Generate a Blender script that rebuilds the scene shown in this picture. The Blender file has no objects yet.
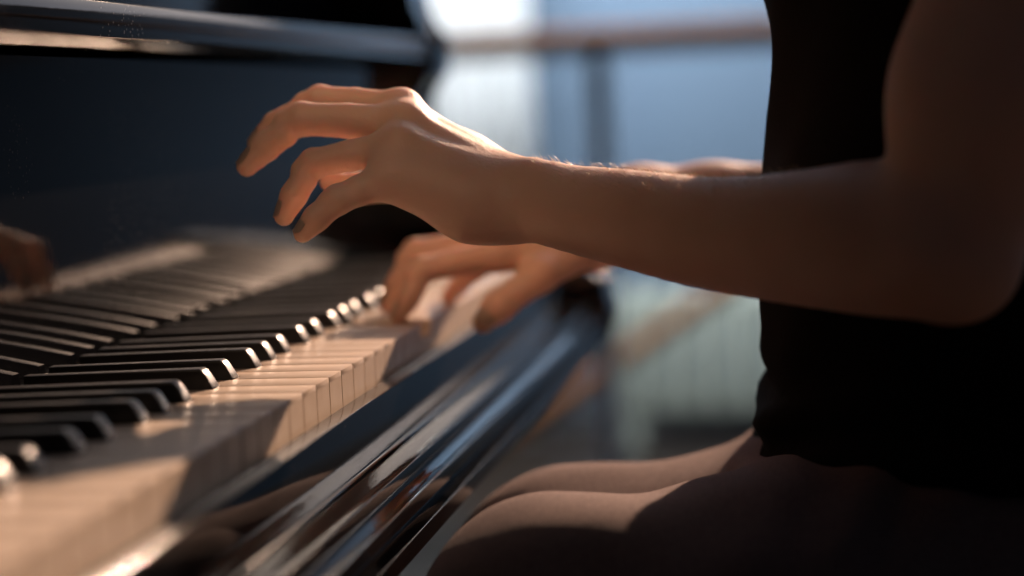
import bpy, bmesh, math, random
import numpy as np
from mathutils import Vector, Matrix
random.seed(7); rng = np.random.default_rng(7)
C = bpy.context.scene.collection
PI = math.pi

# ------------------------------------------------------------------ camera
CAMP = np.array([.2515, -.351, .1335]); YAW, PITCH, ROLL, FPX = .1742, .1005, .045, 1864.0
cy_, sy_, cp_, sp_ = math.cos(YAW), math.sin(YAW), math.cos(PITCH), math.sin(PITCH)
FWD = np.array([-sy_*cp_, cy_*cp_, -sp_]); RGT = np.array([cy_, sy_, 0.]); UP = np.cross(RGT, FWD)
cr, sr = math.cos(-ROLL), math.sin(-ROLL)
R2 = cr*RGT + sr*UP; U2 = -sr*RGT + cr*UP
def at(px, py, Y):
    """photo measurement (pixel on the line of sight, known distance along the keyboard) -> place"""
    d = FWD + (px-512)/FPX*R2 - (py-288)/FPX*U2
    return CAMP + d*((Y-CAMP[1])/d[1])
def mpp(Y): return (Y+.35)/FPX*1.01     # metres per pixel at that distance
cam = bpy.data.cameras.new('camera'); co = bpy.data.objects.new('camera', cam); C.objects.link(co)
co.matrix_world = Matrix(((R2[0], U2[0], -FWD[0], CAMP[0]), (R2[1], U2[1], -FWD[1], CAMP[1]), (R2[2], U2[2], -FWD[2], CAMP[2]), (0, 0, 0, 1)))
cam.sensor_width = 36; cam.lens = FPX*36/1024; cam.clip_start = .02; cam.clip_end = 100
cam.dof.use_dof = True; cam.dof.focus_distance = .945; cam.dof.aperture_fstop = 2.5; cam.dof.aperture_blades = 0
bpy.context.scene.camera = co

# ------------------------------------------------------------------ materials
def mat(name, col, rough=.5, metal=0, **kw):
    m = bpy.data.materials.new(name); m.use_nodes = True
    b = m.node_tree.nodes['Principled BSDF']
    b.inputs['Base Color'].default_value = (*col, 1); b.inputs['Roughness'].default_value = rough; b.inputs['Metallic'].default_value = metal
    for k, v in kw.items(): b.inputs[k.replace('_', ' ')].default_value = v
    return m
def nodes(m): return m.node_tree.nodes, m.node_tree.links, m.node_tree.nodes['Principled BSDF']
def add_noise(m, scale, lo, hi, stretch=(1, 1, 1), bump=0, bscale=None, detail=3, dist=.001):
    n, l, b = nodes(m)
    tc = n.new('ShaderNodeTexCoord'); mp = n.new('ShaderNodeMapping'); mp.inputs['Scale'].default_value = stretch
    l.new(tc.outputs['Object'], mp.inputs['Vector'])
    t = n.new('ShaderNodeTexNoise'); t.inputs['Scale'].default_value = scale; t.inputs['Detail'].default_value = detail
    l.new(mp.outputs['Vector'], t.inputs['Vector'])
    r = n.new('ShaderNodeValToRGB'); r.color_ramp.elements[0].position = .3; r.color_ramp.elements[1].position = .7
    r.color_ramp.elements[0].color = (*lo, 1); r.color_ramp.elements[1].color = (*hi, 1)
    l.new(t.outputs['Fac'], r.inputs['Fac']); l.new(r.outputs['Color'], b.inputs['Base Color'])
    if bump:
        t2 = n.new('ShaderNodeTexNoise'); t2.inputs['Scale'].default_value = bscale or scale; t2.inputs['Detail'].default_value = 4
        l.new(mp.outputs['Vector'], t2.inputs['Vector'])
        bp = n.new('ShaderNodeBump'); bp.inputs['Strength'].default_value = bump; bp.inputs['Distance'].default_value = dist
        l.new(t2.outputs['Fac'], bp.inputs['Height']); l.new(bp.outputs['Normal'], b.inputs['Normal'])
    return m
SKIN = mat('skin', (.60, .335, .225), .52, Subsurface_Weight=.45, Subsurface_Scale=.008)
SKIN.node_tree.nodes['Principled BSDF'].inputs['Subsurface Radius'].default_value = (1, .32, .16)
add_noise(SKIN, 22, (.70, .43, .32), (.79, .52, .41), bump=.4, bscale=420, dist=.0008)
NAIL = mat('nail_polish', (.60, .47, .40), .3)
HAIRF = mat('fine_hair', (.75, .58, .42), .4)
HAIR = add_noise(mat('hair', (.05, .03, .02), .5), 60, (.03, .018, .012), (.07, .04, .025), (1, 1, .1))
SHIRT = add_noise(mat('black_jersey', (.008, .008, .009), .95, Specular_IOR_Level=.08), 900, (.006, .006, .007), (.011, .011, .012), bump=.3, bscale=1500)
TROUS = add_noise(mat('brown_wool', (.13, .10, .095), .95, Specular_IOR_Level=.15), 700, (.16, .115, .11), (.27, .20, .19), bump=.7, bscale=900, dist=.0012)
SHOE = mat('shoe_leather', (.012, .011, .011), .35)
EYE = mat('eye_white', (.7, .68, .65), .2); LIP = mat('lip', (.45, .16, .13), .45)
IVORY = add_noise(mat('ivory', (.68, .54, .42), .33), 30, (.64, .51, .40), (.70, .57, .46), (.3, 3, 3))
KEYWOOD = add_noise(mat('key_wood', (.30, .13, .05), .6), 40, (.24, .10, .04), (.36, .17, .08), (.1, 4, 4))
EBONY = add_noise(mat('ebony', (.010, .009, .009), .36), 60, (.008, .007, .007), (.014, .012, .011), (.2, 2, 2), bump=.15, bscale=220, dist=.0004)
def gloss_black(name, dust=.5, spec=.32):
    m = mat(name, (.006, .0065, .008), .06)
    n, l, b = nodes(m)
    b.inputs['Specular IOR Level'].default_value = spec
    tc = n.new('ShaderNodeTexCoord')
    # slight orange peel in the lacquer
    t = n.new('ShaderNodeTexNoise'); t.inputs['Scale'].default_value = 70; t.inputs['Detail'].default_value = 4
    l.new(tc.outputs['Object'], t.inputs['Vector'])
    bp = n.new('ShaderNodeBump'); bp.inputs['Strength'].default_value = .05; bp.inputs['Distance'].default_value = .001
    l.new(t.outputs['Fac'], bp.inputs['Height']); l.new(bp.outputs['Normal'], b.inputs['Normal'])
    # dust grains lying on the lacquer
    v = n.new('ShaderNodeTexVoronoi'); v.inputs['Scale'].default_value = 330; l.new(tc.outputs['Object'], v.inputs['Vector'])
    v2 = n.new('ShaderNodeTexNoise'); v2.inputs['Scale'].default_value = 9; v2.inputs['Detail'].default_value = 5; l.new(tc.outputs['Object'], v2.inputs['Vector'])
    lt = n.new('ShaderNodeMath'); lt.operation = 'LESS_THAN'; lt.inputs[1].default_value = .17; l.new(v.outputs['Distance'], lt.inputs[0])
    gt = n.new('ShaderNodeMath'); gt.operation = 'GREATER_THAN'; gt.inputs[1].default_value = .54; l.new(v2.outputs['Fac'], gt.inputs[0])
    mu = n.new('ShaderNodeMath'); mu.operation = 'MULTIPLY'; l.new(lt.outputs[0], mu.inputs[0]); l.new(gt.outputs[0], mu.inputs[1])
    mu2 = n.new('ShaderNodeMath'); mu2.operation = 'MULTIPLY'; mu2.inputs[1].default_value = dust; l.new(mu.outputs[0], mu2.inputs[0])
    mx = n.new('ShaderNodeMix'); mx.data_type = 'RGBA'; mx.inputs[6].default_value = (.006, .0065, .008, 1); mx.inputs[7].default_value = (.5, .45, .4, 1)
    l.new(mu2.outputs[0], mx.inputs[0]); l.new(mx.outputs[2], b.inputs['Base Color'])
    rr = n.new('ShaderNodeMapRange'); rr.inputs['To Min'].default_value = .03; rr.inputs['To Max'].default_value = .10
    l.new(v2.outputs['Fac'], rr.inputs['Value']); l.new(rr.outputs['Result'], b.inputs['Roughness'])
    return m
LACQ = gloss_black('black_lacquer', .25); LACQ2 = gloss_black('black_lacquer_panel', .12, .24)
SATIN = add_noise(mat('black_satin_lacquer', (.012, .013, .016), .5, Specular_IOR_Level=.2), 20, (.010, .011, .014), (.016, .017, .02), bump=.05)
FELT = mat('felt', (.02, .008, .008), .95)
BRASS = mat('bright_metal', (.85, .82, .78), .2, 1)
WALLB = add_noise(mat('blue_wall_paint', (.2, .27, .36), .75), .9, (.055, .090, .140), (.09, .135, .19), (1, 1, .12), bump=.1, bscale=30)
WALLW = add_noise(mat('dark_wall_paint', (.07, .075, .085), .85), 3, (.06, .065, .075), (.08, .085, .095), bump=.05, bscale=60)
CURT = add_noise(mat('white_curtain', (.82, .84, .84), .9), 200, (.80, .82, .82), (.86, .87, .87), bump=.1, bscale=600)
FLOORM = add_noise(mat('floor_boards', (.08, .05, .03), .4), 6, (.018, .012, .008), (.030, .02, .014), (8, .6, 1), bump=.05, bscale=10)
RAILW = add_noise(mat('brown_wood', (.18, .08, .03), .7, Specular_IOR_Level=.15), 14, (.16, .055, .010), (.28, .10, .018), (.3, 6, 6))
STEEL = add_noise(mat('grey_steel', (.22, .24, .28), .6), 30, (.42, .47, .56), (.52, .57, .66), (1, 1, .3))
RADM = add_noise(mat('grey_green_enamel', (.40, .44, .38), .45), 8, (.36, .40, .35), (.44, .48, .42), (1, 1, .3))
FRAMEM = mat('dark_window_frame', (.05, .05, .055), .5)
BENCHM = gloss_black('bench_lacquer'); LEATH = add_noise(mat('black_leather', (.015, .014, .014), .45), 80, (.012, .011, .011), (.02, .018, .018), bump=.3, bscale=250)

# ------------------------------------------------------------------ object helpers
def link_mesh(name, me, m, parent=None, smooth=True):
    o = bpy.data.objects.new(name, me); C.objects.link(o)
    for mm in (m if isinstance(m, (list, tuple)) else [m]): me.materials.append(mm)
    if smooth: me.polygons.foreach_set('use_smooth', [True]*len(me.polygons))
    if parent: o.parent = parent; o.matrix_parent_inverse = Matrix.Translation(-Vector(parent.location))
    return o
def obj(name, bm, m, parent=None, smooth=False, auto=None):
    me = bpy.data.meshes.new(name); bmesh.ops.recalc_face_normals(bm, faces=bm.faces[:])
    if auto is not None:
        for e in bm.edges:
            e.smooth = not (len(e.link_faces) == 2 and e.calc_face_angle(0) > math.radians(auto))
    bm.to_mesh(me); bm.free()
    return link_mesh(name, me, m, parent, smooth or auto is not None)
def tag(o, label, cat=None, group=None, kind=None):
    if label: o['label'] = label
    if cat: o['category'] = cat
    if group: o['group'] = group
    if kind: o['kind'] = kind
    return o
def empty(name, loc, label, cat, group=None):
    o = bpy.data.objects.new(name, None); C.objects.link(o); o.location = loc; o.empty_display_size = .05
    return tag(o, label, cat, group)
def box_bm(x0, x1, y0, y1, z0, z1, bev=0, seg=2, bm=None):
    b = bm or bmesh.new()
    r = bmesh.ops.create_cube(b, size=1, matrix=Matrix.Translation(((x0+x1)/2, (y0+y1)/2, (z0+z1)/2)) @ Matrix.Diagonal((x1-x0, y1-y0, z1-z0, 1)))
    if bev:
        es = list({e for v in r['verts'] for e in v.link_edges})
        bmesh.ops.bevel(b, geom=es, offset=bev, segments=seg, profile=.5, affect='EDGES')
    return b
def prism_bm(poly, y0, y1, bev=0, seg=3, bm=None):
    """(x,z) outline extruded along the keyboard"""
    b = bm or bmesh.new()
    a = [b.verts.new((x, y0, z)) for x, z in poly]; c = [b.verts.new((x, y1, z)) for x, z in poly]
    n = len(poly); fs = [b.faces.new(a), b.faces.new(c[::-1])]
    for i in range(n): fs.append(b.faces.new((a[i], c[i], c[(i+1) % n], a[(i+1) % n])))
    if bev:
        es = [e for f in fs[:2] for e in f.edges]
        bmesh.ops.bevel(b, geom=es, offset=bev, segments=seg, profile=.5, affect='EDGES')
    return b
def tube_bm(pts, rad, seg=16, bm=None):
    b = bm or bmesh.new(); pts = [Vector(p) for p in pts]; rings = []
    rad = rad if isinstance(rad, (list, tuple)) else [rad]*len(pts)
    for i, p in enumerate(pts):
        d = (pts[min(i+1, len(pts)-1)]-pts[max(i-1, 0)]).normalized()
        u = d.orthogonal().normalized(); w = d.cross(u)
        rings.append([b.verts.new(p+(u*math.cos(t)+w*math.sin(t))*rad[i]) for t in [2*PI*k/seg for k in range(seg)]])
    for r0, r1 in zip(rings, rings[1:]):
        # align the rings
        off = min(range(seg), key=lambda k: (r1[k].co-r0[0].co).length)
        for k in range(seg): b.faces.new((r0[k], r0[(k+1) % seg], r1[(k+1+off) % seg], r1[(k+off) % seg]))
    b.faces.new(rings[0][::-1]); b.faces.new(rings[-1])
    return b
def arc(cx, cz, r, a0, a1, n=6):
    return [(cx+r*math.cos(math.radians(a0+(a1-a0)*i/n)), cz+r*math.sin(math.radians(a0+(a1-a0)*i/n))) for i in range(n+1)]

FLZ = -.73            # floor
# ------------------------------------------------------------------ piano
piano = empty('upright_piano', (-.2, .564, FLZ), 'glossy black upright piano with open fallboard and sunlit ivory keys', 'piano')
OCT, W = .1645, .0235
BL = {0: .020, 1: .0505, 3: .090, 4: .1175, 5: .145}
YA, YB = -2*W, 50*W
blacks = [o*OCT+BL[k] for o in range(7) for k in BL] + [-OCT+BL[5]]
def white_key(n):
    y0, y1 = n*W+.0005, (n+1)*W-.0005; bw = .0062
    ta, tb = y0, y1
    for b in blacks:
        if abs(b-y0) < .016 and b < (y0+y1)/2: ta = max(ta, b+bw)
        if abs(b-y1) < .016 and b > (y0+y1)/2: tb = min(tb, b-bw)
    bm = bmesh.new()
    # ivory: head, tail and front; the lip overhangs the front
    out = [(0, y0), (0, y1), (-.0495, y1), (-.0495, tb), (-.1495, tb), (-.1495, ta), (-.0495, ta), (-.0495, y0)]
    a = [bm.verts.new((x, y, 0)) for x, y in out]; c = [bm.verts.new((x, y, -.0026)) for x, y in out]
    top = bm.faces.new(a); bm.faces.new(c[::-1])
    for i in range(8): bm.faces.new((a[i], c[i], c[(i+1) % 8], a[(i+1) % 8]))
    bmesh.ops.remove_doubles(bm, verts=bm.verts[:], dist=1e-6)
    es = [e for e in bm.edges if all(v.co.z > -1e-6 for v in e.verts)] + [e for e in bm.edges if all(abs(v.co.x) < 1e-6 for v in e.verts) and abs(e.verts[0].co.y-e.verts[1].co.y) < 1e-6]
    bmesh.ops.bevel(bm, geom=list(set(es)), offset=.0004, segments=2, profile=.5, affect='EDGES')
    box_bm(-.0024, -.0001, y0+.0002, y1-.0002, -.0225, -.0022, 0, bm=bm)
    nf = len(bm.faces)
    box_bm(-.1495, -.0024, max(y0, ta) if False else y0+.0004, y1-.0004, -.0225, -.0026, 0, bm=bm) if ta == y0 and tb == y1 else (
        box_bm(-.049, -.0024, y0+.0004, y1-.0004, -.0225, -.0026, bm=bm), box_bm(-.1495, -.0488, ta+.0003, tb-.0003, -.0225, -.0026, bm=bm))
    bm.faces.ensure_lookup_table()
    for f in bm.faces[nf:]: f.material_index = 1
    return bm
PRESSED = {32}
for n in range(-2, 50):
    o = obj('white_key', white_key(n), [IVORY, KEYWOOD], piano, auto=40)
    if n in PRESSED:        # pushed down by the right hand
        o.rotation_euler = (0, 0, 0)
        me = o.data
        for v in me.vertices: v.co.z -= .0085*(v.co.x+.2)/.2
        o['label'] = 'ivory key pressed down by the right hand'
def black_key():
    bm = bmesh.new(); hw, tw = .0056, .0043
    def row(x, z, h): return [bm.verts.new((x, -h, z)), bm.verts.new((x, h, z))]
    R = [row(*q) for q in ((-.0496, -.006, hw), (-.0498, .0005, hw), (-.0514, .0034, hw-.0004), (-.0532, .0066, hw-.0008), (-.0550, .0090, tw+.0002), (-.0564, .0098, tw), (-.148, .0080, tw), (-.148, -.006, hw))]
    n = len(R)
    for k in range(n): bm.faces.new((R[k][0], R[k][1], R[(k+1) % n][1], R[(k+1) % n][0]))
    for s in (0, 1): bm.faces.new([q[s] for q in R])
    bmesh.ops.recalc_face_normals(bm, faces=bm.faces[:])
    es = [e for e in bm.edges if max(v.co.z for v in e.verts) > .0030 and abs(e.verts[0].co.y-e.verts[1].co.y) < .003 and e.calc_face_angle(0) > .3]
    bmesh.ops.bevel(bm, geom=es, offset=.0011, segments=3, profile=.5, affect='EDGES')
    return bm
bk = obj('black_key', black_key(), EBONY, None, auto=50)
for i, b in enumerate(sorted(blacks)):
    o = bk if i == 0 else bk.copy()
    if i: C.objects.link(o)
    o.parent = piano; o.matrix_parent_inverse = Matrix.Translation(-Vector(piano.location)); o.location = (0, b, 0)
# key slip in front of the keys, key bed moulding under it
PY0, PY1 = -.20, 1.33
slip = [(.0025, -.0175)] + arc(.0126, -.0179, .0004, 90, 0, 3) + [(.0130, -.040)] + arc(.0150, -.0475, .0020, 180, 270, 4) + [(.0025, -.0495)]
obj('key_slip', prism_bm(slip, PY0+.152, PY1-.152), LACQ, piano, auto=35)
bed = [(-.20, -.0505), (.026, -.0505)] + arc(.0315, -.0510, .0005, 90, 0, 3) + [(.0320, -.0600), (.0350, -.0615)] + [(.0385, -.0620)] + arc(.0397, -.0625, .0005, 80, 0, 3) + [(.0402, -.0700)] + \
      [(.0360, -.0715), (.0335, -.0745), (.0335, -.0770), (.0395, -.0790)] + arc(.0412, -.0798, .0005, 80, 0, 3) + [(.0417, -.0890), (.0390, -.0905)] + [(.030, -.0905), (.022, -.102), (.012, -.108), (-.20, -.108)]
obj('key_bed', prism_bm(bed, PY0+.002, PY1-.002), LACQ, piano, auto=35)
obj('key_frame_felt', box_bm(-.152, -.003, YA-.004, YB+.004, -.0500, -.030), FELT, piano)
for y0, y1 in ((PY0+.002, YA-.003), (YB+.003, PY1-.002)):
    blk = [(-.150, -.049)] + [(.012, -.049)] + arc(.004, -.004, .012, -10, 90, 8) + [(-.150, .010)]
    obj('key_block', prism_bm(blk, y0, y1, .003), LACQ, piano, auto=35)
# fallboard: glossy strip behind the keys, rounded ledge, tall panel, rail along its upper edge
fb = [(-.1515, -.012), (-.1505, -.008), (-.1505, .105), (-.1480, .146), (-.142, .166), (-.190, .175), (-.190, -.012)]
obj('fallboard', prism_bm(fb, PY0+.004, PY1-.004), LACQ2, piano, auto=30)
rl = arc(-.1080, .1745, .0010, -95, 0, 4) + [(-.1070, .1860)] + arc(-.1080, .1910, .0010, 0, 85, 4) + [(-.150, .199), (-.176, .196), (-.176, .168), (-.140, .1690)]
obj('fallboard_rail', prism_bm(rl, PY0+.006, PY1-.006, .002), LACQ, piano, auto=35)
obj('upper_panel', box_bm(-.215, -.182, PY0+.003, PY1-.003, .17, .47, .004), LACQ2, piano, auto=35)
obj('lid', box_bm(-.56, -.16, PY0-.09, PY1+.09, .47, .50, .008, 3), LACQ, piano, auto=35)
obj('lower_panel', box_bm(-.24, -.215, PY0+.003, PY1-.003, FLZ+.06, -.107, .003), LACQ2, piano, auto=35)
obj('back_board', box_bm(-.55, -.52, PY0+.003, PY1-.003, FLZ+.05, .47), LACQ, piano)
obj('plinth', box_bm(-.53, -.20, PY0+.003, PY1-.003, FLZ, FLZ+.06, .004), LACQ, piano, auto=35)
side = [(-.55, FLZ), (-.10, FLZ), (-.10, FLZ+.09), (-.19, FLZ+.11), (-.20, -.11), (.030, -.108)] + arc(.024, -.070, .024, -60, 20, 5) + arc(.020, -.044, .022, 0, 75, 6) + \
       [(-.010, -.012), (-.050, .010), (-.085, .038), (-.110, .075), (-.124, .105), (-.129, .125), (-.1285, .140), (-.122, .152), (-.109, .160), (-.1065, .168), (-.1065, .198), (-.118, .2), (-.122, .22), (-.14, .30), (-.17, .468), (-.55, .468)]
for y0, y1 in ((PY0-.075, PY0), (PY1, PY1+.075)):
    obj('side_arm', prism_bm(side, y0, y1, .004, 3), LACQ, piano, auto=35)
for y in (PY0-.037, PY1+.037):  # metal beads added only to catch a sun glint at the piano end
    bm = bmesh.new(); bmesh.ops.create_uvsphere(bm, u_segments=20, v_segments=12, radius=.0075, matrix=Matrix.Translation((.0375, y, -.037)) @ Matrix.Diagonal((.7, 1, 1, 1)))
    o = obj('glint_bead', bm, BRASS, piano, smooth=True); o['label'] = 'small bright metal bead added to catch a glint on the side arm'

# ------------------------------------------------------------------ implicit surfaces for the person
def cone(a, b, ra, rb, s=None):
    return ('c', np.asarray(a, np.float32), np.asarray(b, np.float32), ra, rb, None if s is None else np.asarray(s, np.float32))
def d_cone(P, pr):
    _, a, b, ra, rb, s = pr
    if s is not None: P = P/s; a = a/s; b = b/s
    ba = b-a; L2 = float(ba@ba) + 1e-12
    pa = P-a; t = np.clip((pa@ba)/L2, 0, 1)
    q = pa - t[..., None]*ba
    return np.sqrt((q*q).sum(-1)) - (ra+(rb-ra)*t)
def smin(a, b, k):
    h = np.maximum(k-np.abs(a-b), 0)/k
    return np.minimum(a, b)-h*h*k*.25
def smax(a, b, k): return -smin(-a, -b, k)
def chain(P, prims, k):
    d = d_cone(P, prims[0])
    for pr in prims[1:]: d = smin(d, d_cone(P, pr), k)
    return d
def surface_net(f, lo, hi, h):
    lo = np.array(lo, np.float32); n = np.ceil((np.array(hi)-lo)/h).astype(int)+1
    B = 6; nb = -(-n//B); n = nb*B        # only blocks of cells near the surface are evaluated finely
    ax = [lo[i]+h*np.arange(n[i], dtype=np.float32) for i in range(3)]
    cx = [lo[i]+h*(B*np.arange(nb[i], dtype=np.float32)+(B-1)/2) for i in range(3)]
    Dc = f(np.stack(np.meshgrid(*cx, indexing='ij'), -1))
    D = np.where(Dc < 0, -1, 1).astype(np.float32).repeat(B, 0).repeat(B, 1).repeat(B, 2)
    near = np.argwhere(np.abs(Dc) < h*B*1.25)
    loc = np.stack(np.meshgrid(*[np.arange(B)]*3, indexing='ij'), -1).reshape(-1, 3)
    for k in range(0, len(near), 1500):
        ij = (near[k:k+1500, None]*B+loc[None]).reshape(-1, 3)
        D[ij[:, 0], ij[:, 1], ij[:, 2]] = f((lo+h*ij).astype(np.float32))
    S = D < 0
    cn = n-1
    acc = np.zeros((*cn, 3), np.float32); cnt = np.zeros(cn, np.float32)
    def sl(off, e): return tuple(slice(off[i], off[i]+cn[i]) for i in range(3))
    for axis in range(3):
        o1, o2 = [i for i in range(3) if i != axis]
        for u in (0, 1):
            for w in (0, 1):
                off = [0, 0, 0]; off[o1] = u; off[o2] = w; of2 = list(off); of2[axis] = 1
                A = D[sl(off, 0)]; B = D[sl(of2, 0)]; m = (A < 0) != (B < 0)
                t = np.where(m, A/np.where(m, A-B, 1), 0)
                cnt += m; acc[..., axis] += t; acc[..., o1] += u*m; acc[..., o2] += w*m
    act = cnt > 0
    idx = -np.ones(cn, int); idx[act] = np.arange(act.sum())
    ijk = np.argwhere(act)
    V = lo + h*(ijk + acc[act]/cnt[act][:, None])
    F = []
    for axis in range(3):
        o1, o2 = (axis+1) % 3, (axis+2) % 3
        a = [slice(1, cn[i]) for i in range(3)]; a[axis] = slice(0, cn[axis])
        b = list(a); b[axis] = slice(1, cn[axis]+1)
        s0 = S[tuple(a)]; s1 = S[tuple(b)]
        e = np.argwhere(s0 != s1); e[:, o1] += 1; e[:, o2] += 1
        fl = s1[s0 != s1] if False else S[tuple((e+np.eye(3, dtype=int)[axis]).T)]
        def g(u, w):
            q = e.copy(); q[:, o1] -= u; q[:, o2] -= w; return idx[tuple(q.T)]
        q = np.stack([g(0, 0), g(1, 0), g(1, 1), g(0, 1)], 1)
        q[fl] = q[fl][:, ::-1]
        F.append(q)
    F = np.concatenate(F)[:, ::-1]
    V = V.astype(np.float32)
    for _ in range(2):          # pull the vertices onto the surface
        e = h*.3; d0 = f(V); g = np.stack([f(V+np.eye(3, dtype=np.float32)[i]*e)-d0 for i in range(3)], -1)/e
        st = d0/np.maximum((g*g).sum(-1), .2); V = V-np.clip(st, -h*.5, h*.5)[:, None]*g
    return V, F
def np_mesh(name, V, F):
    me = bpy.data.meshes.new(name)
    me.vertices.add(len(V)); me.vertices.foreach_set('co', np.asarray(V, np.float32).ravel())
    F = np.asarray(F); me.loops.add(F.size); me.loops.foreach_set('vertex_index', F.ravel().astype(np.int32))
    me.polygons.add(len(F)); me.polygons.foreach_set('loop_start', np.arange(0, F.size, 4, dtype=np.int32))
    me.update(calc_edges=True); me.validate()
    return me
def J(px, py, Y, rpx): return at(px, py, Y), rpx*mpp(Y)
def dense(js, n=4):
    P = np.array([np.append(a, b) for a, b in js]); P = np.vstack([2*P[0]-P[1], P, 2*P[-1]-P[-2]]); out = []
    for i in range(1, len(P)-2):
        for t in np.arange(n)/n:
            a, b, c, d = P[i-1:i+3]
            out.append(.5*(2*b+(c-a)*t+(2*a-5*b+4*c-d)*t*t+(3*b-a-3*c+d)*t**3))
    out.append(P[-2]); return [(q[:3], float(q[3])) for q in out]
def seg(j0, j1, s=None): return cone(j0[0], j1[0], j0[1], j1[1], s)
def segs(js, s=None): return [seg(a, b, s) for a, b in zip(js, js[1:])]

# ---- left (near) arm: measured joints
LF = {  # finger: mcp, pip, dip, tip
 'index':  [J(400, 109, .630, 17), J(320, 99, .640, 13.2), J(275, 124, .640, 11.5), J(256, 143, .638, 8.8)],
 'middle': [J(404, 125, .614, 19.5), J(302, 119, .617, 16.5), J(265, 147, .614, 14.2), J(247, 166, .611, 11)],
 'ring':   [J(398, 147, .598, 18), J(314, 163.5, .597, 14.6), J(293.5, 196, .592, 12.8), J(284, 216, .590, 10.3)],
 'pinky':  [J(386, 180, .583, 17), J(337, 200, .576, 14.6), J(316, 218.5, .572, 12.8), J(303, 233, .570, 10.2)]}
LT = [J(480, 196, .640, 24), J(425, 186, .655, 19), J(362, 188, .650, 14.5), J(330, 182, .645, 10.5)]
L_palm = [seg(J(400, 111, .629, 17.5), J(470, 160, .628, 19)), seg(J(470, 160, .628, 19), J(515, 190, .622, 21)),
          seg(J(406, 126, .613, 18), J(510, 194, .614, 24)), seg(J(399, 148, .598, 18), J(508, 200, .606, 25)),
          seg(J(388, 179, .584, 16.5), J(505, 205, .599, 27)), seg(J(396, 162, .592, 16), J(505, 200, .602, 26)), seg(J(402, 178, .588, 19), J(470, 206, .596, 28)),
          seg(J(470, 206, .596, 28), J(512, 203, .604, 28)), seg(J(412, 160, .610, 22), J(490, 195, .612, 32)),
          seg(J(425, 170, .630, 22), J(490, 195, .630, 28))]
L_fore = [J(508, 196, .607, 35), J(540, 203, .597, 39.5), J(590, 212, .580, 45), J(640, 221, .563, 49.5), J(700, 232, .543, 54.5), J(760, 237, .523, 60.5),
          J(820, 238, .503, 68.5), J(880, 238, .483, 76), J(935, 243, .465, 74)]
L_elb = at(952, 240, .460); L_sh = np.array([.376, .475, .335])
L_up = [cone(L_elb, at(993, 95, .466), .0300, .040), cone(at(993, 95, .466), L_sh, .040, .047), cone(at(966, 279, .457), at(940, 250, .46), .0140, .024)]
L_tend = [seg(J(406, 108, .624, 7), J(505, 172, .612, 4)), seg(J(410, 119, .606, 8), J(508, 177, .606, 4)), seg(J(404, 139, .590, 8), J(510, 184, .598, 4))]
L_knk = [J(402, 107, .628, 14.5), J(406, 121, .611, 16), J(400, 144, .595, 15.5)]
L_ulna = [J(532, 180, .594, 18), J(548, 184, .590, 16)]
def finger_sdf(P, js):
    d = chain(P, segs(dense([js[0], js[1], ((js[1][0]+js[2][0])/2, (js[1][1]+js[2][1])/2*.97), js[2], js[3]], 2)), .0012)
    c, r = js[1]; d = smin(d, d_cone(P, cone(c, c+1e-4, r*1.03, r*1.03)), .003)     # middle knuckle
    c, r = js[2]; d = smin(d, d_cone(P, cone(c, c+1e-4, r*1.0, r*1.0)), .003)
    return d
def left_arm(P):
    pal = chain(P, L_palm, .016)
    for pr in L_tend: pal = smin(pal, d_cone(P, pr), .007)
    for c, r in L_knk: pal = smin(pal, d_cone(P, cone(c, c+1e-4, r, r)), .010)
    f = None
    for js in LF.values():
        d = finger_sdf(P, js); f = d if f is None else smin(f, d, .0022)
    th = chain(P, segs(LT), .006)
    d = smin(pal, f, .006); d = smin(d, th, .007)
    fo = chain(P, segs(dense(L_fore, 3)), .0012)
    d = smin(d, fo, .008)
    d = smin(d, d_cone(P, seg(*L_ulna)), .010)
    up = d_cone(P, L_up[0])
    for pr in L_up[1:]: up = smin(up, d_cone(P, pr), .02)
    return smin(d, up, .009)
# ---- right (far) arm
RF = {
 'index':  [J(497, 255, .800, 16), J(423, 270, .780, 13.2), J(408, 299, .772, 11), J(399, 315, .768, 8.8)],
 'middle': [J(478, 247, .820, 16), J(416, 252, .806, 12.8), J(397, 284, .800, 10.8), J(387, 305, .797, 8.6)],
 'ring':   [J(478, 247, .842, 15), J(420, 262, .836, 12), J(406, 286, .832, 10), J(399, 301, .830, 8.4)],
 'pinky':  [J(505, 254, .858, 13), J(474, 271, .868, 10.5), J(458, 287, .872, 9.2), J(449, 297, .874, 8)]}
RT = [J(572, 256, .820, 19), J(540, 275, .795, 17), J(499, 306, .780, 15), J(483, 322, .775, 11.5)]
R_wr = at(596, 238, .850)
R_palm = [seg(J(497, 256, .801, 16), J(580, 240, .830, 19)), seg(J(480, 247, .821, 16), J(585, 236, .845, 19)), seg(J(481, 247, .842, 15), J(588, 236, .857, 19)),
          seg(J(505, 254, .858, 14), J(592, 240, .866, 19)), seg(J(530, 252, .825, 16), J(590, 242, .845, 20)), seg(J(512, 252, .806, 14), J(550, 258, .815, 16))]
R_elb = np.array([.345, .905, .048]); R_sh = np.array([.368, .855, .335])
R_mid = at(720, 186, .900)
R_fore = [cone(R_wr, at(640, 206, .868), .0205, .0250), cone(at(640, 206, .868), at(712, 207, .885), .0250, .0275), cone(at(712, 207, .885), R_elb, .0275, .034)]
R_up = [cone(R_elb, (R_elb+R_sh)/2, .0335, .040), cone((R_elb+R_sh)/2, R_sh, .040, .047)]
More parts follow.
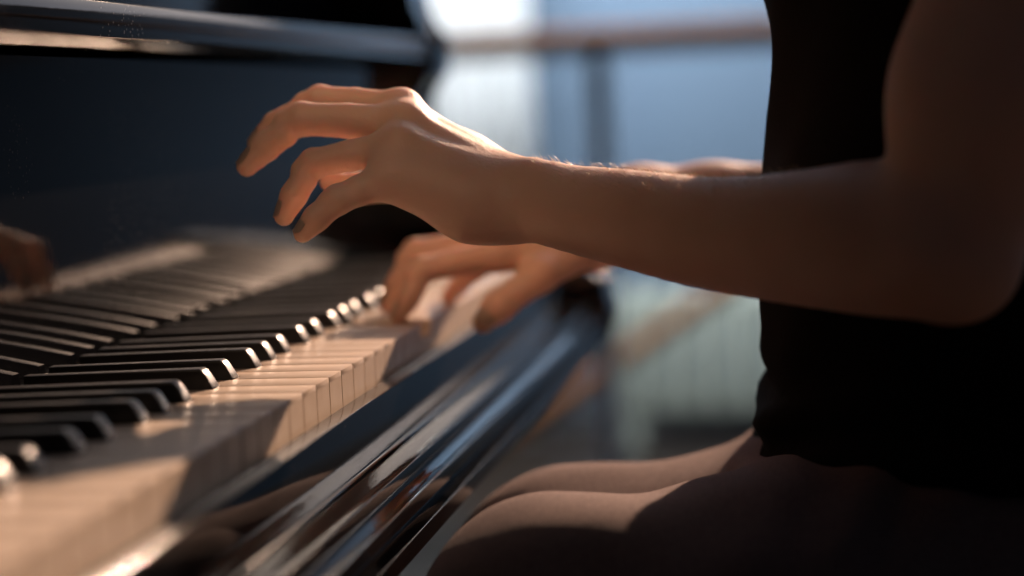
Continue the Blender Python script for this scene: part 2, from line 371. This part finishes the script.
def right_arm(P):
    pal = chain(P, R_palm, .008)
    f = None
    for js in RF.values():
        d = finger_sdf(P, js); f = d if f is None else smin(f, d, .0022)
    d = smin(pal, f, .006); d = smin(d, chain(P, segs(RT), .006), .008)
    d = smin(d, chain(P, R_fore, .012), .014)
    for pr in R_up: d = smin(d, d_cone(P, pr), .02)
    return d
# ---- trunk, neck, head, legs
TC = .665       # where the player sits along the keyboard
T = [cone((.329, TC-.035, -.12), (.329, TC+.035, -.12), .115, .115, (1, 1.12, 1)), cone((.331, TC, -.10), (.333, TC, .05), .108, .106, (1, 1.15, 1)),
     cone((.333, TC, .05), (.344, TC, .24), .104, .113, (1, 1.2, 1)), cone((.335, TC, .24), (.350, TC, .33), .11, .075, (1, 1.45, 1))]
NECK = [cone((.350, TC, .36), (.325, TC, .46), .052, .050)]
HC = np.array([.300, TC, .570])
HEAD = [cone(HC+(.015, 0, .03), HC+(.02, 0, .03001), .088, .088, (1.08, .86, 1.05)), cone(HC+(-.025, 0, -.06), HC+(-.02, 0, -.02), .048, .062, (1, .92, 1))]
NOSE = [cone(HC+(-.078, 0, .020), HC+(-.098, 0, -.012), .008, .012)]
EARS = [cone(HC+(.012, s*.076, .012), HC+(.016, s*.078, -.020), .013, .009, (1, .5, 1.2)) for s in (-1, 1)]
HIPL, KNL, ANL = np.array([.345, .565, -.151]), np.array([.117, .492, -.121]), np.array([.130, .490, FLZ+.09])
HIPR, KNR, ANR = np.array([.345, .745, -.173]), np.array([.092, .700, -.148]), np.array([.070, .705, FLZ+.09])
TS = (1, 1.4, 1)
LEGS = [[cone(HIPL, (HIPL+KNL)/2, .083, .074, TS), cone((HIPL+KNL)/2, KNL, .074, .055, TS), cone(KNL, ANL, .052, .036)],
        [cone(HIPR, (HIPR+KNR)/2, .083, .074, TS), cone((HIPR+KNR)/2, KNR, .074, .055, TS), cone(KNR, ANR, .050, .036)]]
FEET = [cone(a+np.array([.02, 0, -.05]), a+np.array([-.13, 0, -.065]), .036, .024) for a in (ANL, ANR)]
ZC = .215
def trunk(P):
    d = chain(P, T, .05)
    for sh, s in ((L_sh, 1), (R_sh, -1)): d = smin(d, d_cone(P, cone(sh+np.array([0, .03*s, .005]), (.350, TC, .36), .050, .055)), .04)
    return d
def core(P):
    d = smin(trunk(P), chain(P, NECK, .02), .04)
    hd = smin(chain(P, HEAD, .04), d_cone(P, NOSE[0]), .012)
    for e in EARS: hd = smin(hd, d_cone(P, e), .006)
    for s in (-1, 1): hd = smax(hd, -d_cone(P, cone(HC+(-.088, s*.032, .022), HC+(-.086, s*.036, .022), .012, .012)), .012)
    d = smin(d, hd, .025)
    for lg in LEGS: d = smin(d, chain(P, lg, .03)+.012, .015)
    for ft in FEET: d = smin(d, d_cone(P, ft), .02)
    return d
def all_coarse(P):
    d = core(P)
    up = None
    for a in (L_up[:2], R_up):
        e = chain(P, a, .02); up = e if up is None else np.minimum(up, e)
    up = smax(up, ZC-P[..., 2], .0004)
    return smin(d, up, .03) if False else np.where(P[..., 2] > ZC-.004, smin(d, up, .03), d)
VL, FL = surface_net(lambda P: smax(left_arm(P), P[..., 2]-ZC, .0004), (-.10, .39, -.02), (.46, .70, ZC+.01), .0017)
VR, FR = surface_net(lambda P: smax(right_arm(P), P[..., 2]-ZC, .0004), (-.08, .72, -.03), (.42, 1.06, ZC+.01), .0022)
VB, FB = surface_net(all_coarse, (-.12, .35, FLZ-.01), (.50, 1.00, .70), .007)
V = np.concatenate([VL, VR, VB]); F = np.concatenate([FL, FR+len(VL), FB+len(VL)+len(VR)])
bm = bmesh.new(); me = np_mesh('person', V, F); bm.from_mesh(me); bm.verts.ensure_lookup_table()
# join each arm to its shoulder across the upper arm: open both cut ends and bridge the rings
cut = [f for f in bm.faces if abs(f.calc_center_median().z-ZC) < .009 and (np.linalg.norm(np.array(f.calc_center_median()[:2])-(.376, .47)) < .07 or np.linalg.norm(np.array(f.calc_center_median()[:2])-(.36, .873)) < .07)
       and not (TC-.14 < f.calc_center_median().y < TC+.14)]
bmesh.ops.delete(bm, geom=cut, context='FACES')
try:
    for yt in (.47, .873):
        be = [e for e in bm.edges if e.is_boundary and abs(e.verts[0].co.z-ZC) < .03 and abs(e.verts[0].co.y-yt) < .09]
        if be: bmesh.ops.bridge_loops(bm, edges=be)
except Exception as ex: print('bridge', ex)
bmesh.ops.delete(bm, geom=[v for v in bm.verts if not v.link_faces], context='VERTS')
sv = [v for v in bm.verts if abs(v.co.z-ZC) < .022 and (v.co.y < TC-.145 or v.co.y > TC+.145)]
for _ in range(8): bmesh.ops.smooth_vert(bm, verts=sv, factor=.5, use_axis_x=True, use_axis_y=True, use_axis_z=True)
bmesh.ops.recalc_face_normals(bm, faces=bm.faces[:])
person = obj('person', bm, SKIN, None, smooth=True)
tag(person, 'person in a sleeveless black top and brown trousers playing the piano with both hands', 'person')
# nails
def nail(js, scale=1.0, lean=None):
    (m, _), (p, _), (d, rd), (t, rt) = js if len(js) == 4 else js
    a = Vector(t-d).normalized()
    n = Vector(p-(m+d)/2); n = (n-a*n.dot(a)).normalized()
    if lean is not None: n = (n+Vector(lean)); n = (n-a*n.dot(a)).normalized()
    w = a.cross(n); b = bmesh.new(); rows = []
    L = rd*1.55*scale; R = (rd*.45+rt*.55)
    c0 = Vector(t)+a*(rt*.45)
    for i in range(9):
        u = i/8; x = -L*(1-u) + rt*.10; wd = math.radians(58)*(1-.45*max(0, u-.7)/.3*max(0, u-.7)/.3-.25*(1-u)**3)
        rr = R*1.02+.0006
        row = []
        for k in range(9):
            th = (k/4-1)*wd
            drop = .0014*max(0, u-.55)
            cx = c0+a*x; base = Vector(d)+a*((cx-Vector(d)).dot(a))
            rl_ = rd+(rt-rd)*min(1, max(0, (base-Vector(d)).length/(Vector(t-d).length)))
            row.append(b.verts.new(base+(n*math.cos(th)+w*math.sin(th))*(rl_+.00055-drop)))
        rows.append(row)
    for r0, r1 in zip(rows, rows[1:]):
        for k in range(8): b.faces.new((r0[k], r0[k+1], r1[k+1], r1[k]))
    bmesh.ops.solidify(b, geom=b.faces[:], thickness=.0007)
    o = obj('fingernail', b, NAIL, person, smooth=True); o['label'] = 'dark taupe polished nail'
for js in LF.values(): nail(js, 1.0, (-.2, -.5, 0))
nail(LT)
for js in RF.values(): nail(js)
nail(RT, 1.0, (0, -3.0, .6))
# fine hairs along the top of the near forearm and hand
hb = bmesh.new()
cand = [v for v in person.data.vertices if .44 < v.co.y < .68 and v.co.z > .04 and -.01 < v.co.x < .24 and v.normal.z > .35 and v.normal.y > -.65]
for v in random.sample(cand, min(1500, len(cand))):
    if v.co.x < .10: continue
    nrm = v.normal; d = (nrm*.55+Vector((-.55, -.25, .1))+Vector((random.uniform(-.3, .3), random.uniform(-.3, .3), random.uniform(-.2, .3)))).normalized()
    L = random.uniform(.0025, .0055); p0 = v.co-nrm*.0002; p1 = p0+d*L*.5; p2 = p1+(d+Vector((-.2, 0, -.25))).normalized()*L*.5
    tube_bm([p0, p1, p2], [.00013, .00010, .00004], 4, hb)
hr = obj('arm_hair', hb, HAIRF, person); hr['kind'] = 'stuff'
# clothes
def cloth_noise(P, a, k, ax=(1, 1, 1)):
    x, y, z = P[..., 0]*k*ax[0], P[..., 1]*k*ax[1], P[..., 2]*k*ax[2]
    return a*(np.sin(x*1.0+1.7*np.sin(z*.8)+y*.6)*np.sin(z*1.3+y*.9+.5)+.5*np.sin(y*2.1+z*1.9-x*1.2))
def shirt(P):
    tr = trunk(P)-.006
    fold = np.exp(-((P[..., 2]+.05)/.035)**2)*.005*np.sin(P[..., 2]*190+3*np.sin(P[..., 1]*22))
    tr = tr-.003*np.exp(-((P[..., 2]+.055)/.05)**2)-fold-cloth_noise(P, .0018, 34)
    tr = smax(tr, P[..., 2]-.395, .01); tr = smax(tr, -.082-P[..., 2]+.004*np.sin(P[..., 1]*40), .012)
    for s, c in ((L_sh, -1), (R_sh, 1)):     # armholes
        tr = smax(tr, -d_cone(P, cone(s+np.array([0, .045*c, -.09]), s+np.array([0, .040*c, .06]), .062, .052)), .01)
    tr = smax(tr, -d_cone(P, cone((.335, TC, .37), (.30, TC, .47), .066, .085)), .012)
    return tr
def trousers(P):
    lg = None
    for L in LEGS:
        e = chain(P, L, .03); lg = e if lg is None else smin(lg, e, .045)
    d = smin(smax(chain(P, T, .05)-.003, P[..., 2]+.072, .01), lg, .03)-.009
    r = np.sqrt((P[..., 0]-.262)**2+.25*(P[..., 1]-.53)**2+(P[..., 2]+.085)**2)
    d = d-.004*np.exp(-(r/.05)**2)*np.sin(P[..., 0]*150-P[..., 2]*120)-cloth_noise(P, .0012, 38)
    for a in (ANL, ANR): d = smax(d, FLZ+.075-P[..., 2], .004)
    return d
Vs, Fs = surface_net(shirt, (.15, .38, -.13), (.52, .95, .42), .006)
o = link_mesh('sleeveless_top', np_mesh('top', Vs, Fs), SHIRT, person); o['label'] = 'black sleeveless top'
Vs, Fs = surface_net(trousers, (-.05, .34, FLZ+.05), (.50, .98, .0), .006)
o = link_mesh('trousers', np_mesh('trousers', Vs, Fs), TROUS, person); o['label'] = 'dark brown wool trousers'
for ft in FEET:
    def shoe(P, ft=ft):
        d = smax(d_cone(P, cone(ft[1], ft[2], ft[3]+.008, ft[4]+.012)), FLZ+.001-P[..., 2], .004); return smax(d, P[..., 2]-FLZ-.085, .006)
    c = (ft[1]+ft[2])/2
    Vs, Fs = surface_net(shoe, c-np.array([.16, .07, .12]), c+np.array([.16, .07, .12]), .006)
    link_mesh('shoe', np_mesh('shoe', Vs, Fs), SHOE, person)
def hair(P):
    d = chain(P, HEAD, .04)-.012
    d = smax(d, -d_cone(P, cone(HC+(-.16, 0, -.10), HC+(-.115, 0, .055), .10, .062)), .02)
    bun = d_cone(P, cone(HC+(.115, 0, .03), HC+(.116, 0, .03), .042, .042)); d = smin(d, bun, .02)
    return smax(d, HC[2]-.075+.6*(P[..., 0]-HC[0]) *0-P[..., 2], .02)
Vs, Fs = surface_net(hair, HC-.2, HC+.2, .006)
link_mesh('hair', np_mesh('hair', Vs, Fs), HAIR, person)
for s in (-1, 1):
    b = bmesh.new(); bmesh.ops.create_uvsphere(b, u_segments=16, v_segments=10, radius=.0115, matrix=Matrix.Translation(Vector(HC)+Vector((-.078, s*.032, .021))))
    obj('eye', b, EYE, person, smooth=True)
b = bmesh.new(); bmesh.ops.create_uvsphere(b, u_segments=16, v_segments=10, radius=1, matrix=Matrix.Translation(Vector(HC)+Vector((-.070, 0, -.048))) @ Matrix.Diagonal((.010, .022, .007, 1)))
obj('mouth', b, LIP, person, smooth=True)

# ------------------------------------------------------------------ bench under the player (below the frame)
SZ = -.272
bench = empty('piano_bench', (.36, TC, FLZ), 'black padded piano bench under the seated person', 'bench')
obj('seat', box_bm(.235, .52, TC-.28, TC+.28, SZ-.055, SZ, .014, 4), LEATH, bench, auto=40)
obj('frame', box_bm(.245, .51, TC-.27, TC+.27, SZ-.115, SZ-.055, .004), BENCHM, bench, auto=40)
for x in (.26, .495):
    for y in (TC-.25, TC+.25):
        obj('leg', tube_bm([(x, y, SZ-.115), (x, y, FLZ+.02), (x, y, FLZ)], [.020, .015, .015], 12), BENCHM, bench, auto=40)

# ------------------------------------------------------------------ room
def struct(name, bm, m): return tag(obj(name, bm, m), None, kind='structure')
WY = 4.4; XL, XR = -1.2, 4.0
struct('floor', box_bm(XL, XR, -2.4, WY, FLZ-.05, FLZ), FLOORM)
struct('wall_left', box_bm(XL-.1, XL, -2.4, WY+.1, FLZ, 2.3), WALLW)
SILL, HEADZ = .44, 2.15
wx0, wx1 = .60, 3.8
bm = box_bm(XL, XR, WY, WY+.12, FLZ, SILL)
box_bm(XL, wx0, WY, WY+.12, SILL, HEADZ, bm=bm); box_bm(wx1, XR, WY, WY+.12, SILL, HEADZ, bm=bm); box_bm(XL, XR, WY, WY+.12, HEADZ, 2.3, bm=bm)
struct('wall_back', bm, WALLB)
bm = bmesh.new()
for x in (wx0, wx1-.05): box_bm(x, x+.05, WY+.02, WY+.09, SILL, HEADZ, bm=bm)
for z in (SILL, HEADZ-.05): box_bm(wx0, wx1, WY+.02, WY+.09, z, z+.05, bm=bm)
win = struct('window_1', bm, FRAMEM)
GL = bpy.data.materials.new('window_glass'); GL.use_nodes = True
n = GL.node_tree.nodes; l = GL.node_tree.links; n.clear()
out = n.new('ShaderNodeOutputMaterial'); mx = n.new('ShaderNodeMixShader'); tr = n.new('ShaderNodeBsdfTransparent'); gl = n.new('ShaderNodeBsdfGlossy'); gl.inputs['Roughness'].default_value = .02
mx.inputs[0].default_value = .06; l.new(tr.outputs[0], mx.inputs[1]); l.new(gl.outputs[0], mx.inputs[2]); l.new(mx.outputs[0], out.inputs[0])
obj('pane', box_bm(wx0+.05, wx1-.05, WY+.05, WY+.056, SILL+.05, HEADZ-.05), GL, win)
struct('baseboard_back', box_bm(XL, XR, WY-.015, WY, FLZ, FLZ+.1, .004), WALLW)
# white curtain beside the piano
bm = bmesh.new(); N = 120; cxa, cxb = -1.15, at(536, 120, 4.2)[0]
rows = []
for z in (FLZ+.01, .2, HEADZ+.1):
    rows.append([bm.verts.new((cxa+(cxb-cxa)*i/N, 4.2+.035*math.sin(i*.62)+.012*math.sin(i*1.7+1), z)) for i in range(N+1)])
for r0, r1 in zip(rows, rows[1:]):
    for i in range(N): bm.faces.new((r0[i], r0[i+1], r1[i+1], r1[i]))
bmesh.ops.solidify(bm, geom=bm.faces[:], thickness=.003)
tag(obj('curtain', bm, CURT, smooth=True), 'white floor-length curtain hanging just beyond the piano end', 'curtain')
# barre on its post
BY = 3.4; zb = at(600, 42, BY)[2]
barre = empty('handrail', (0.2, BY, FLZ), 'brown wooden handrail on grey posts before the blue wall', 'handrail')
obj('rail', tube_bm([(-1.15, BY, zb+.004), (.5, BY, zb), (2.6, BY, zb-.006)], .028, 20), RAILW, barre, auto=60)
for px in (600,):
    X = at(px, 120, BY)[0]
    for X_ in (X, X+1.6):
        zs = [FLZ+.012]; rs = [.020]
        for k in range(26):
            z = FLZ+.05+k*.036; zs += [z, z+.001, z+.012, z+.013]; rs += [.020, .0235, .0235, .020]
        zs.append(zb-.017); rs.append(.020)
        obj('post', tube_bm([(X_, BY, z) for z in zs], rs, 20), STEEL, barre, auto=50)
        obj('foot', tube_bm([(X_, BY, FLZ), (X_, BY, FLZ+.012)], .05, 24), STEEL, barre, auto=60)
# radiator
RY = 4.2
x0, x1 = at(622, 380, RY)[0], at(860, 380, RY)[0]; zt = at(680, 286, RY)[2]
rad = empty('radiator', ((x0+x1)/2, RY, FLZ), 'grey-green column radiator standing against the blue wall', 'radiator')
k = 0; x = x0
while x < x1:
    obj('column', box_bm(x, x+.062, RY-.05, RY+.05, FLZ+.07, zt, .022, 4), RADM, rad, auto=50); x += .075
for z in (FLZ+.12, zt-.05): obj('pipe', tube_bm([(x0+.01, RY, z), (x-.02, RY, z)], .018, 12), RADM, rad, auto=60)
for xx in (x0+.031, x-.044): obj('foot', box_bm(xx-.02, xx+.02, RY-.045, RY+.045, FLZ, FLZ+.075, .004), RADM, rad)
# wooden pole leaning across the radiator
a = at(560, 400, 3.9); b_ = at(742, 276, 3.98)
dv = (b_-a); a0 = a - dv*((a[2]-FLZ-.02)/dv[2]) 
tag(obj('wooden_pole', tube_bm([a0, b_], .022, 16), RAILW, auto=60), 'brown wooden pole leaning slantwise in front of the grey-green radiator', 'pole')

# ------------------------------------------------------------------ light
w = bpy.data.worlds.new('world'); bpy.context.scene.world = w; w.use_nodes = True
bg = w.node_tree.nodes['Background']; bg.inputs['Color'].default_value = (.36, .52, .80, 1); bg.inputs['Strength'].default_value = .05
SUN = Vector((.62, 2.6, 1.10)).normalized()
sl = bpy.data.lights.new('sun', 'SUN'); sl.energy = 9; sl.angle = math.radians(.8); sl.color = (1, .66, .46)
so = bpy.data.objects.new('sun', sl); C.objects.link(so); so.rotation_euler = SUN.to_track_quat('Z', 'Y').to_euler(); so.location = (1.4, 5, 2)
def area(name, loc, target, sx, sy, power, col):
    L = bpy.data.lights.new(name, 'AREA'); L.shape = 'RECTANGLE'; L.size = sx; L.size_y = sy; L.energy = power; L.color = col
    o = bpy.data.objects.new(name, L); C.objects.link(o); o.location = loc
    o.rotation_euler = (Vector(loc)-Vector(target)).to_track_quat('Z', 'Y').to_euler(); return o
area('wall_fill', (.55, 3.6, 1.0), (.55, 4.4, .22), .6, .2, 15, (.90, .95, 1))  # unseen fill added to brighten the wall mirrored in the fallboard
area('curtain_fill', (-.45, 3.6, 1.0), (-.30, 4.4, .22), .8, .2, 48, (.90, .95, 1))  # unseen fill added to brighten the curtain and the blue wall
sp = bpy.data.lights.new('hand_fill', 'SPOT'); sp.energy = 1.8; sp.color = (1, .68, .45); sp.spot_size = math.radians(52); sp.spot_blend = 1; sp.shadow_soft_size = .16  # unseen spot added as warm bounce fill on the hands
spo = bpy.data.objects.new('hand_fill', sp); C.objects.link(spo); spo.location = (0, .22, .38)
spo.rotation_euler = (Vector(spo.location)-Vector((.0, .66, .07))).to_track_quat('Z', 'Y').to_euler()
sp2 = bpy.data.lights.new('far_hand_fill', 'SPOT'); sp2.energy = 1.9; sp2.color = (1, .60, .34); sp2.spot_size = math.radians(46); sp2.spot_blend = 1; sp2.shadow_soft_size = .08  # second unseen spot, added to fill the far hand
spo2 = bpy.data.objects.new('far_hand_fill', sp2); C.objects.link(spo2); spo2.location = (-.02, .56, .34)
spo2.rotation_euler = (Vector(spo2.location)-Vector((.05, .83, .03))).to_track_quat('Z', 'Y').to_euler()
# sky: brighter around the sun, seen through the window
wn, wl = w.node_tree.nodes, w.node_tree.links
wt = wn.new('ShaderNodeTexCoord'); dp = wn.new('ShaderNodeVectorMath'); dp.operation = 'DOT_PRODUCT'; dp.inputs[1].default_value = SUN
wl.new(wt.outputs['Generated'], dp.inputs[0])
mxx = wn.new('ShaderNodeMath'); mxx.operation = 'MAXIMUM'; mxx.inputs[1].default_value = 0; wl.new(dp.outputs['Value'], mxx.inputs[0])
pw = wn.new('ShaderNodeMath'); pw.operation = 'POWER'; pw.inputs[1].default_value = 11; wl.new(mxx.outputs[0], pw.inputs[0])
ma = wn.new('ShaderNodeMath'); ma.operation = 'MULTIPLY_ADD'; ma.inputs[1].default_value = 4.0; ma.inputs[2].default_value = .015; wl.new(pw.outputs[0], ma.inputs[0])
wl.new(ma.outputs[0], bg.inputs['Strength'])
mc = wn.new('ShaderNodeMix'); mc.data_type = 'RGBA'; mc.inputs[6].default_value = (.36, .52, .80, 1); mc.inputs[7].default_value = (1, .80, .64, 1)
wl.new(pw.outputs[0], mc.inputs[0]); wl.new(mc.outputs[2], bg.inputs['Color'])
sc = bpy.context.scene
sc.view_settings.view_transform = 'Standard'; sc.view_settings.look = 'None'; sc.view_settings.exposure = 0
